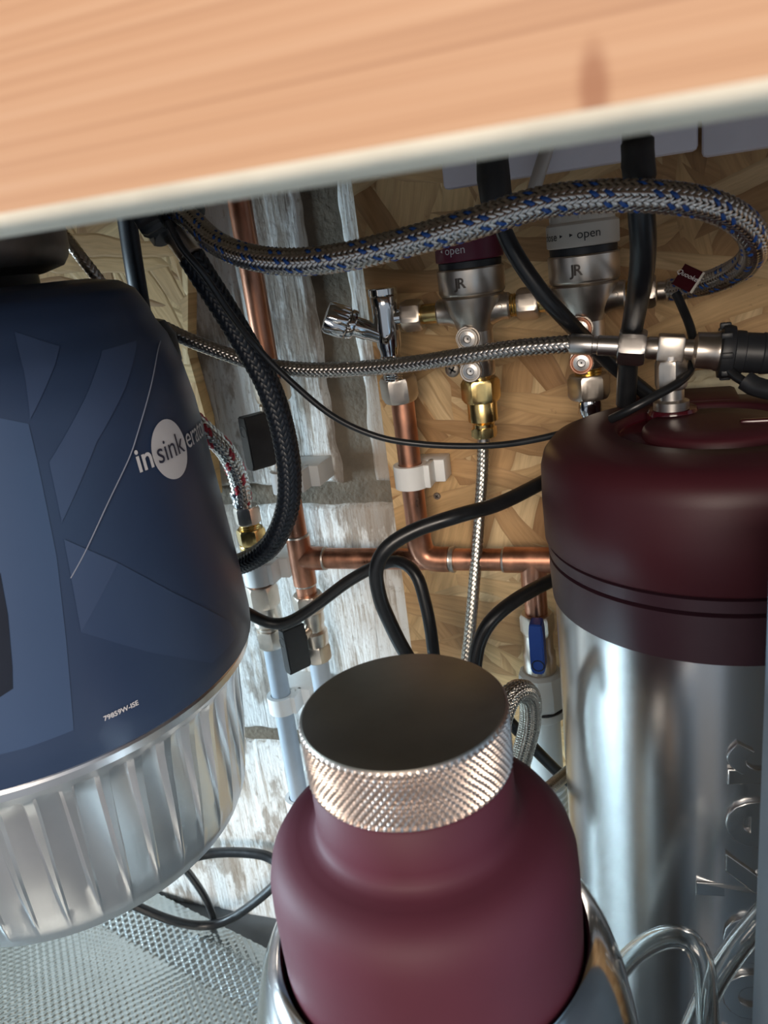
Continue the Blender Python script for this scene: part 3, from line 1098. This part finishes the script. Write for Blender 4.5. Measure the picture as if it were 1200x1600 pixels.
# ------------------------------------------------------------------ inlet valves
def inlet(xc, name, label, knobm, printm, brass_tail, words):
    vv = thing(name, label, 'valve', vx(xc, -.085))
    ld = lambda pr, m, nm, n=64: obj(nm, lathe(vx(xc, 0), (0, 0, 1), pr, n), m, vv)
    kb = ld([(.0185, -.0098), (.0192, -.0092), (.0192, .0015), (.0186, .0022), (.0172, .0030), (.0168, .0125), (.0155, .0148), (.004, .0152)], knobm, 'knob')
    for k in range(10):
        a = 2 * PI * k / 10
        obj('grip_ridge', cyl(vx(xc, .004) + Vector((math.sin(a), -math.cos(a), 0)) * .0166, vx(xc, .0125) + Vector((math.sin(a), -math.cos(a), 0)) * .0166, .0010, 8), knobm, kb)
    ld([(.0165, -.0140), (.0178, -.0136), (.0180, -.0102), (.0165, -.0098)], M_blackp, 'seal_ring')
    ld([(.0150, -.0298), (.0180, -.0285), (.0190, -.0270), (.0192, -.0146), (.0186, -.0138), (.016, -.0136)], M_nickel, 'cup')
    ld([(.0092, -.0520), (.0100, -.0490), (.0118, -.0455), (.0142, -.0415), (.0160, -.0370), (.0176, -.0325), (.0184, -.0300), (.0178, -.0290), (.014, -.0288)], M_nickel, 'shoulder')
    obj('cross_arm', lathe(vx(xc - .0215, ZR), (1, 0, 0), [(.0068, 0), (.0076, .001), (.0076, .003), (.0082, .0065), (.0098, .0105), (.0112, .0150), (.0115, .0215), (.0112, .028), (.0098, .0325), (.0082, .0365), (.0076, .040), (.0076, .042), (.0068, .043)], 40), M_nickel, vv)
    obj('lower_body', lathe(vx(xc, -.0480), (0, 0, -1), [(.0098, 0), (.0100, .004), (.0098, .026), (.0090, .0275), (.0075, .028)], 40), M_nickel, vv)
    bp = .0108
    o_ = Vector((xc - .0025, YV - .0085, H))
    # front plate with two screw bosses
    pts = []
    for k in range(13):
        a = PI * k / 12
        pts.append((.0072 * math.cos(a), -.0525 + .0072 * math.sin(a)))
    pts += [(-.0052, -.0585), (-.0052, -.0655)]
    for k in range(13):
        a = PI + PI * k / 12
        pts.append((.0066 * math.cos(a), -.0710 + .0066 * math.sin(a)))
    pts += [(.0052, -.0655), (.0052, -.0585)]
    pf = obj('boss_plate', prism(pts, o_, (1, 0, 0), (0, 0, 1), (0, -1, 0), .0035, .0006), M_nickel, vv, 40)
    for zz in (-.0525, -.0710):
        obj('boss_rim', lathe(o_ + Vector((0, -.0034, zz)), (0, -1, 0), [(.0060, 0), (.0064, .0004), (.0060, .0010), (.0052, .0010), (.0049, .0002)], 32), M_copper if not brass_tail else M_nickel, pf)
        obj('boss_screw', lathe(o_ + Vector((0, -.0033, zz)), (0, -1, 0), [(.0046, 0), (.0044, .0009), (.0024, .0012), (.0020, .0004), (.0005, .0003)], 24), M_steel, pf)
    obj('vent_hole', lathe(vx(xc + .0165, ZR + .0005, YV - .0076), (0, -1, 0), [(.0009, 0), (.0014, .0003), (.0014, 0)], 16), M_blackp, vv)
    obj('arm_thread', thread(vx(xc + .0215, ZR), vx(xc + .0262, ZR), .0066), M_brass, vv)
    # lettering round the knob and the cast monogram
    for body, ang, size, sh in words:
        def fn(x, y, z, ang=ang):
            a = math.radians(ang) + x / .0194
            return vx(xc, 0) + Vector((math.sin(a) * .01945, -math.cos(a) * .01945, -.0055 + y))
        obj('lettering', text_geo(body, size, fn), printm, kb, 0)

    def fm(x, y, z):
        a = math.radians(-8) + x / .0192
        r = .0193 + z
        return vx(xc, 0) + Vector((math.sin(a) * r, -math.cos(a) * r, -.0238 + y))
    obj('cast_monogram', text_geo('JR', .0078, fm, extrude=.0003, spacing=.85, bold=.0001), M_engr, vv, 0)
    if brass_tail:
        obj('tail_neck', cyl(vx(xc, -.0745), vx(xc, -.079), .0062), M_brass, vv)
        obj('brass_nut', hexnut(vx(xc, -.0775), vx(xc, -.0915), .0117, .26), M_brass, vv, 25)
        obj('brass_sleeve', lathe(vx(xc, -.0905), (0, 0, -1), [(.0085, 0), (.0090, .001), (.0090, .0125), (.0076, .0135), (.0066, .0145), (.0066, .017)], 36), M_brass, vv)
        obj('small_nut', hexnut(vx(xc, -.1070), vx(xc, -.1135), .0080, .1), M_brass, vv, 25)
    else:
        obj('tail_thread', thread(vx(xc, -.0745), vx(xc, -.0805), .0078), M_brass, vv)
        obj('tail_nut', hexnut(vx(xc, -.0795), vx(xc, -.0935), .0120, .26), M_nickel, vv, 25)
    return vv


X1, X2 = -.0975, -.0348
v1 = inlet(X1, 'inlet_valve', 'nickel inlet valve with a burgundy knob and brass fitting below', M_knob, M_print, True,
           [('\u25c2 open', -18, .0062, 0)])
obj('brass_inlet', lathe(vx(-.1290, ZR), (1, 0, 0), [(.0055, 0), (.0058, .001), (.0058, .012)], 28), M_brass, v1)
v2 = inlet(X2, 'inlet_valve', 'nickel inlet valve with a cream knob nearer the tank', M_cream, M_printk, False,
           [('\u25b8 open', 8, .0062, 0), ('close \u25b8', -50, .0058, 0)])
obj('inlet_nut', hexnut(vx(X1 + .0255, ZR), vx(X1 + .0375, ZR), .0092, .35), M_nickel, v2, 25)
obj('brass_inlet', lathe(vx(X1 + .037, ZR), (1, 0, 0), [(.0055, 0), (.0056, .001), (.0056, .008)], 28), M_brass, v2)
obj('outlet_nut', hexnut(vx(X2 + .0255, ZR), vx(X2 + .037, ZR), .0090, .35), M_nickel, v2, 25)

# ------------------------------------------------------------------ blue lever valve
bv = thing('service_valve', 'nickel service valve with a bright blue lever left of the tank', 'valve', P(XR, -.300))
obj('upper_nut', hexnut(P(XR, -.239), P(XR, -.254), .0115, .26), M_nickel, bv, 25)
obj('valve_body', lathe(P(XR, -.253), (0, 0, -1), [(.009, 0), (.0098, .001), (.0098, .014), (.011, .016), (.011, .030), (.0095, .034)], 36), M_nickel, bv)
lv = at(840, 1010, .443)
lev = obj('lever', lever_paddle((lv.x, .449, lv.z), .036, .0092, .011, False), M_bluelever, bv, 35)
obj('lever_hole', lathe((lv.x + .0003, .4382, lv.z - .0115), (0, -1, 0), [(.0008, -.001), (.0030, -.001), (.0034, .0003), (.0042, .0003), (.0042, 0)], 20), M_black, lev)
obj('spindle', cyl((lv.x, .447, lv.z), (XR, YP, lv.z), .0035), M_nickel, bv)
pn = thing('plastic_coupling', 'milky white plastic pipe coupling under the blue lever valve', 'pipe fitting', (XR, YP, 0))
obj('coupling_nut', lathe(P(XR, -.2825), (0, 0, -1), [(.0125, 0), (.0150, .002), (.0158, .010), (.0165, .012), (.0165, .024), (.0150, .027)], 10), M_milky, pn, 25)
obj('seal_ring', lathe(P(XR, -.3095), (0, 0, -1), [(.0150, 0), (.0155, .0006), (.0155, .0012), (.0150, .0018)], 36), M_blackp, pn)
obj('collar', lathe(P(XR, -.3113), (0, 0, -1), [(.0155, 0), (.0160, .001), (.0160, .005), (.0130, .008)], 36), M_milky, pn)
obj('down_pipe', cyl(P(XR, -.318), (XR, YP, 0), .0115, 32), M_milky, pn)
for k in range(6):
    obj('rib', lathe(P(XR, -.375 - k * .006), (0, 0, -1), [(.0115, 0), (.0135, .001), (.0135, .003), (.0115, .004)], 32), M_milky, pn)

# ------------------------------------------------------------------ cables
def cable(name, label, pts, r, m=None, n=12, flat=1.0, cat='cable', group=None):
    return tag(obj(name, tube(pts, r, n, .004, flat), m or M_black, None, 60), label, cat, group)


sl = px([(298, 400, .375), (318, 432, .378), (350, 482, .383), (385, 540, .388), (418, 600, .392), (440, 665, .396), (452, 735, .40), (449, 795, .404), (428, 845, .408), (396, 872, .415), (360, 884, .425), (320, 880, .435)])
sv = thing('sleeved_hose', 'black hose in a woven sleeve curving past the copper riser', 'hose', min(sl, key=lambda p: p.z))
bb = obj('woven_sleeve', braid(sl, .0068, 16, 35, (), .0005), [M_sleeve, M_sleeve], sv, 179)
bb['kind'] = 'stuff'
obj('core', tube(sl, .0066, 14), M_black, sv)
a_, b_ = at(262, 352, .378), at(298, 400, .375)
dd = (b_ - a_).normalized()
obj('chrome_ferrule', lathe(a_, dd, [(.0060, 0), (.0064, .001), (.0064, (b_ - a_).length), (.005, (b_ - a_).length + .001)], 32), M_nickel, sv)
cn = thing('hose_connector', 'black ridged plastic hose connector tucked under the rail', 'connector', at(262, 352, .378))
c_ = at(266, 338, .376)
obj('connector_body', box(c_ + Vector((0, 0, .006)), (.036, .018, .018), .004), M_blackp, cn, 40)
w0 = at(232, 340, .362)
obj('grip_wheel', lathe(w0, (-.8, -.4, -.3), [(.006, -.006), (.0088, -.005), (.0090, .004), (.0070, .0065), (.003, .007)], 48, rf=lambda r, t_, th: r * (1 + .06 * math.cos(12 * th))), M_blackp, cn, 40)
w1 = at(257, 366, .372)
obj('lock_nut', hexnut(w1 - dd * .004, w1 + dd * .002, .0082, .2), M_blackp, cn, 25)

cable('thin_cable', 'thin black cable sagging from the sleeved hose to the tank lid', px([(262, 345, .350), (285, 388, .351), (318, 428, .355), (360, 490, .366), (400, 541, .378), (450, 592, .385), (520, 650, .392), (590, 682, .398), (660, 694, .402), (740, 697, .403), (800, 693, .402), (862, 681, .400), (915, 665, .398)]), .0018)
cable('mains_cable', 'black cable crossing diagonally in front of the two inlet valves', px([(768, 110, .40), (770, 185, .40), (772, 252, .398), (775, 300, .395), (785, 355, .395), (808, 402, .396), (845, 455, .398), (885, 500, .405), (930, 545, .425), (975, 585, .437), (1008, 612, .441), (1040, 640, .445)]), .0042)
cable('mains_cable', 'thick black cable hanging straight down in front of the cream valve outlet', px([(985, 20, .345), (990, 120, .34), (994, 215, .335), (998, 270, .335), (1002, 330, .337), (1005, 390, .345), (1000, 445, .36), (990, 500, .395), (982, 550, .418), (980, 590, .424), (978, 632, .428)]), .0052)
for (x, y, Y, lab, ln, rr) in ((771, 282, .3965, 'black tape wrapped round the diagonal cable under the rail', 95, .0078), (997, 258, .335, 'black tape wrapped round the hanging cable under the rail', 66, .0062)):
    p, q = at(x - 3, y - ln * .62, Y), at(x + 4, y + ln * .42, Y)
    d = q - p
    tag(obj('cable_tape', lathe(p, d, [(rr * .86, 0), (rr, .001), (rr * .97, d.length * .3), (rr * 1.02, d.length * .55), (rr * .98, d.length * .9), (rr * .85, d.length)], 18, rf=lambda r, t_, th: r * (1 + .06 * math.sin(3 * th + t_ * 300))), M_tape, None, 60), lab, 'tape')
cable('flat_cable', 'flat black strap cable running down behind the disposer', px([(182, 190, .428), (190, 260, .430), (196, 320, .432), (201, 360, .434), (210, 420, .436), (222, 490, .440), (238, 580, .444)]), .0068, M_sleeve, 12, .6)
cable('power_cable', 'black power cable sweeping left from under the lid and looping down behind the flask', px([(905, 718, .465), (870, 740, .452), (845, 755, .437), (780, 787, .41), (715, 806, .388), (650, 828, .38), (606, 855, .374), (588, 890, .372), (594, 935, .374), (608, 970, .376), (625, 1005, .378), (655, 1060, .38), (680, 1130, .38)]), .0043)
cable('power_cable', 'black cable rising from behind the disposer and bending over behind the loop', px([(360, 940, .41), (395, 962, .42), (425, 974, .425), (455, 970, .428), (495, 945, .432), (545, 908, .436), (590, 884, .438), (625, 878, .436), (650, 898, .432), (664, 940, .428), (673, 985, .424), (680, 1040, .42), (690, 1100, .415)]), .0041)
cable('power_cable', 'short black cable bending out from the left side of the tank', px([(905, 882, .46), (870, 903, .447), (845, 915, .438), (805, 938, .422), (770, 967, .41), (750, 1000, .405), (742, 1040, .40), (738, 1100, .395)]), .0044)
cable('power_cable', 'straight black cable slanting low between the flask and the tank', px([(780, 1110, .40), (815, 1148, .41), (850, 1185, .42), (885, 1218, .43), (930, 1250, .44)]), .0038)
cable('tag_cable', 'thin black cable tied to the small burgundy tag', px([(1056, 458, .425), (1066, 480, .422), (1078, 510, .415), (1084, 540, .41), (1080, 575, .402), (1060, 598, .392), (1025, 618, .384), (985, 640, .380), (955, 655, .385)]), .0022)
cable('tag_cable', 'black cable with a thick sleeve leaving the sensor plug at the right', px([(1120, 560, .395), (1138, 578, .392), (1160, 595, .388), (1200, 612, .382), (1250, 622, .375)]), .0022)
cable('cable_sleeve', 'thick black moulded sleeve at the right edge above the lid', px([(1164, 594, .387), (1180, 604, .385), (1205, 610, .381), (1240, 618, .377)]), .0046, M_blackp, 14)
fl = [at(255, 1360, .455), at(300, 1340, .47), at(345, 1332, .478), at(400, 1334, .478), at(430, 1345, .475), at(470, 1380, .46)]
cable('floor_cable', 'black cable arching against the wall low behind the disposer', fl, .0046)
f2 = [at(285, 1352, .44), at(305, 1378, .455), at(322, 1405, .465), at(332, 1430, .470), at(335, 1450, .47)]
cable('floor_cable', 'thin black cable dropping to the floor behind the disposer', f2, .0034)
f3 = [at(200, 1410, .43), at(262, 1436, .44), at(310, 1446, .455), at(350, 1440, .462), at(390, 1416, .464), at(430, 1382, .462), at(470, 1340, .458)]
cable('floor_cable', 'glossy black cable curving up from the floor towards the flask', f3, .0042)

# little burgundy tag
tq = [at(1072, 413, .418), at(1102, 427, .414), at(1078, 458, .412), at(1050, 444, .416)]
tc_ = sum(tq, Vector()) / 4
tagt = thing('hang_tag', 'small burgundy tag with white script lettering on the hose end', 'tag', tc_)
ux = (tq[1] - tq[0]).normalized()
uy = (tq[0] - tq[3]); uy = (uy - ux * uy.dot(ux)).normalized()
un = ux.cross(uy)
if un.y > 0:
    un = -un
L1, L2 = (tq[1] - tq[0]).length, (tq[0] - tq[3]).length
obj('tag_card', prism([(-L1 / 2, -L2 / 2), (L1 / 2, -L2 / 2), (L1 / 2, L2 / 2), (-L1 / 2, L2 / 2)], tc_, ux, uy, un, .0008), M_burgglos, tagt, 0)
obj('tag_edge', prism([(L1 / 2 - .0006, -L2 / 2), (L1 / 2 + .0004, -L2 / 2), (L1 / 2 + .0004, L2 / 2), (L1 / 2 - .0006, L2 / 2)], tc_, ux, uy, un, .0010), M_cream, tagt, 0)
obj('script_lettering', text_geo('Quooker', .0033, lambda x, y, z: tc_ + ux * x + uy * y + un * .0011, shear=.35), M_print, tagt, 0)

# ------------------------------------------------------------------ flask and its polished cooler
FX, FY = -.0801, .2073
fk = thing('flask', 'matt burgundy flask with a knurled steel screw cap in the foreground', 'flask', (FX, FY, H - .43))
obj('flask_body', lathe((FX, FY, H), (0, 0, 1), [(.002, -.430), (.046, -.430), (.050, -.427), (.0515, -.420), (.0530, -.34), (.0545, -.26), (.0548, -.225), (.0547, -.210), (.0543, -.2015), (.0528, -.1955), (.0500, -.1912), (.0462, -.1887),
                                             (.0425, -.1876), (.0390, -.1868), (.0366, -.1857), (.0353, -.1838), (.0348, -.180), (.0345, -.166), (.0325, -.1645)], 128), M_flask, fk, 60)
capz0, capz1 = H - .1645, H - .1428
RC = .0352
n_, zn = 88, 7
prof = [(RC - .0020, capz0 - H), (RC - .0004, capz0 - H + .0006)]
ns = 72
for i in range(ns + 1):
    prof.append((RC, capz0 - H + .001 + (capz1 - capz0 - .0026) * i / ns))
prof += [(RC - .0003, capz1 - H - .0006), (RC - .0008, capz1 - H)]


def tri(x):
    x = x % 1.0
    return 1 - abs(2 * x - 1)


def knurl(r, t_, th):
    if r < RC - 1e-6:
        return r
    q = (t_ - (capz0 - H)) / (capz1 - capz0) * zn
    a = th / (2 * PI) * n_
    return r - .0013 * (1 - min(1.0, 1.25 * min(tri(a + q), tri(a - q))))


cap = obj('cap', lathe((FX, FY, H), (0, 0, 1), prof, 880, rf=knurl), M_knurl, fk, 50)
obj('cap_top', lathe((FX, FY, capz1), (0, 0, 1), [(RC - .0009, -.0010), (RC - .0010, .0001), (RC - .0016, .0004), (.002, .0004)], 128), M_captop, fk, 60)

cc = thing('bottle_cooler', 'polished steel round shouldered cooler holding the burgundy flask', 'bottle cooler', (FX, FY, 0))
obj('cooler_shell', lathe((FX, FY, H), (0, 0, 1), [(.072, -.600), (.0745, -.597), (.0750, -.40), (.0750, -.322), (.0742, -.297), (.0725, -.279), (.0697, -.262), (.0660, -.249), (.0620, -.2405), (.0585, -.2365), (.0568, -.2358),
                                               (.0560, -.2375), (.0560, -.29), (.0560, -.425)], 128, caps=False), M_can, cc, 60)
obj('cooler_base', lathe((FX, FY, H), (0, 0, 1), [(.072, -.5995), (.072, -.440), (.0555, -.4315), (.002, -.4302)], 64), M_can, cc, 60)

# ------------------------------------------------------------------ housing at the right edge, clear tubing
bx0 = at(1185, 1300, .242)
tag(obj('appliance_housing', box((bx0.x + .11, .180, .255), (.22, .124, .51), .002), M_panel, None, 40), 'smooth blue-grey metal housing at the right edge before the tank', 'housing')


def clear_tube(name, label, pts, r):
    g = tube(pts, r, 20, .004)
    gi = tube(pts, r * .62, 20, .004)
    gi.f = [q[::-1] for q in gi.f]
    # open ends: drop the caps and bridge the two walls
    g.f, gi.f = g.f[:-2], gi.f[:-2]
    g.m, gi.m = g.m[:-2], gi.m[:-2]
    n = 20
    a, b2 = len(g.v), len(gi.v)
    G.join(g, gi)
    for base, sg in ((0, 1), (a - n, -1)):
        for k in range(n):
            k2 = (k + 1) % n
            q = [base + k, base + k2, a + base + k2, a + base + k]
            g.f.append(q if sg < 0 else q[::-1])
            g.m.append(0)
    return tag(obj(name, g, M_clear, None, 60), label, 'tube')


clear_tube('clear_tube', 'clear plastic tube arching over in front of the steel tank', px([(925, 1575, .285), (958, 1528, .279), (995, 1487, .272), (1040, 1464, .266), (1078, 1470, .262), (1098, 1505, .258), (1104, 1560, .255), (1106, 1640, .252), (1106, 1740, .248)]), .0046)
clear_tube('clear_tube', 'clear plastic tube slanting down from the blue-grey housing', px([(1215, 1405, .270), (1180, 1445, .267), (1150, 1482, .264), (1118, 1530, .262), (1090, 1590, .260), (1062, 1660, .258), (1040, 1740, .255)]), .0050)
tag(obj('clear_tube', tube(px([(876, 100, .44), (862, 190, .44), (855, 230, .438), (845, 262, .436), (835, 296, .436), (826, 345, .437)]), .0036, 14), mat('milky_tube', (.52, .48, .44), .3, var=.03), None, 60), 'milky plastic tube hanging in front of the left white box', 'tube')

# white boxes on the wall under the worktop
for (x0, x1, z0, lab) in ((-.1085, .0228, .0300, 'long white plastic junction box half hidden by the rail'), (.0245, .20, .0262, 'white plastic junction box at the upper right corner')):
    bx = thing('junction_box', lab, 'junction box', ((x0 + x1) / 2, YO, H + z0))
    obj('box_body', box(((x0 + x1) / 2, YO - .018, H + z0 + .034), (x1 - x0 - .004, .036, .066), .004), M_trunk, bx, 40)
    obj('box_lid', box(((x0 + x1) / 2, YO - .0375, H + z0 + .034), (x1 - x0, .006, .071), .0025), M_trunk, bx, 40)

# screws in the OSB
for (x, y, lab) in ((707, 578, 'cross-head screw in the OSB left of the brass nut'), (683, 775, 'small dark screw in the OSB beside the middle pipe clip')):
    p = at(x, y, YO)
    r_ = .0048 if y < 700 else .0026
    sc = thing('wood_screw', lab, 'screw', p, 'screws in the OSB')
    obj('screw_head', lathe(p, (0, -1, 0), [(r_, 0), (r_, .0004), (r_ * .8, .0010), (r_ * .15, .0011)], 28), M_screw, sc)
    for a in (.6, .6 + PI / 2):
        mt_ = Matrix.Rotation(a, 3, 'Y')
        obj('cross_slot', box(p + Vector((0, -.0010, 0)), (r_ * 1.1, .0006, r_ * .26), 0, mt_), M_printk, sc, 0)

# pale lump behind the sensor, its colour standing in for light on the OSB
bm = bmesh.new()
bmesh.ops.create_icosphere(bm, subdivisions=4, radius=1)
pc = at(1150, 605, YO)
g = G()
bm.verts.index_update()
vs = []
for q in bm.verts:
    n_1 = 1 + .35 * noise.noise(q.co * 2.3 + Vector((3, 1, 2))) + .12 * noise.noise(q.co * 7)
    vs.append(pc + Vector((q.co.x * .034 * n_1, q.co.y * .010 * n_1, q.co.z * .013 * n_1)))
g.add(vs, [[q.index for q in fc.verts] for fc in bm.faces])
bm.free()
tag(obj('lit_osb_lump', g, M_osblit, None, 60), 'rough pale lump coloured as lit OSB behind the sensor plug', 'filler')

# ------------------------------------------------------------------ silver dimpled mat on the floor
pt = .0084
x0, x1, y0, y1 = -.80, -.165, -.06, .484
nx, ny = int((x1 - x0) / pt * 5), int((y1 - y0) / pt * 5)


def mat_z(x, y):
    z = .004
    k = y - (.4637 + (-.366 - x) * .25 - .052)
    if k > 0:
        z += .42 * k if k < .030 else .42 * .030 - .25 * (k - .030)
    z += .002 * math.sin(x * 9) * max(0, (y - .3) * 4)
    return z


v, f = [], []
for j in range(ny + 1):
    for i in range(nx + 1):
        x = x0 + i * pt / 5
        y = y0 + (.4637 + (-.366 - x) * .25 - y0) * j / ny
        d = .5 + .5 * math.cos(2 * PI * x / pt) * math.cos(2 * PI * y / pt)
        v.append((x, y, mat_z(x, y) + .0019 * d ** 1.4))
for j in range(ny):
    for i in range(nx):
        a = j * (nx + 1) + i
        f.append([a, a + 1, a + nx + 2, a + nx + 1])
tag(obj('floor_mat', G().add(v, f), M_mat, None, 179), 'silver dimpled mat covering the cupboard floor under the disposer', 'mat')
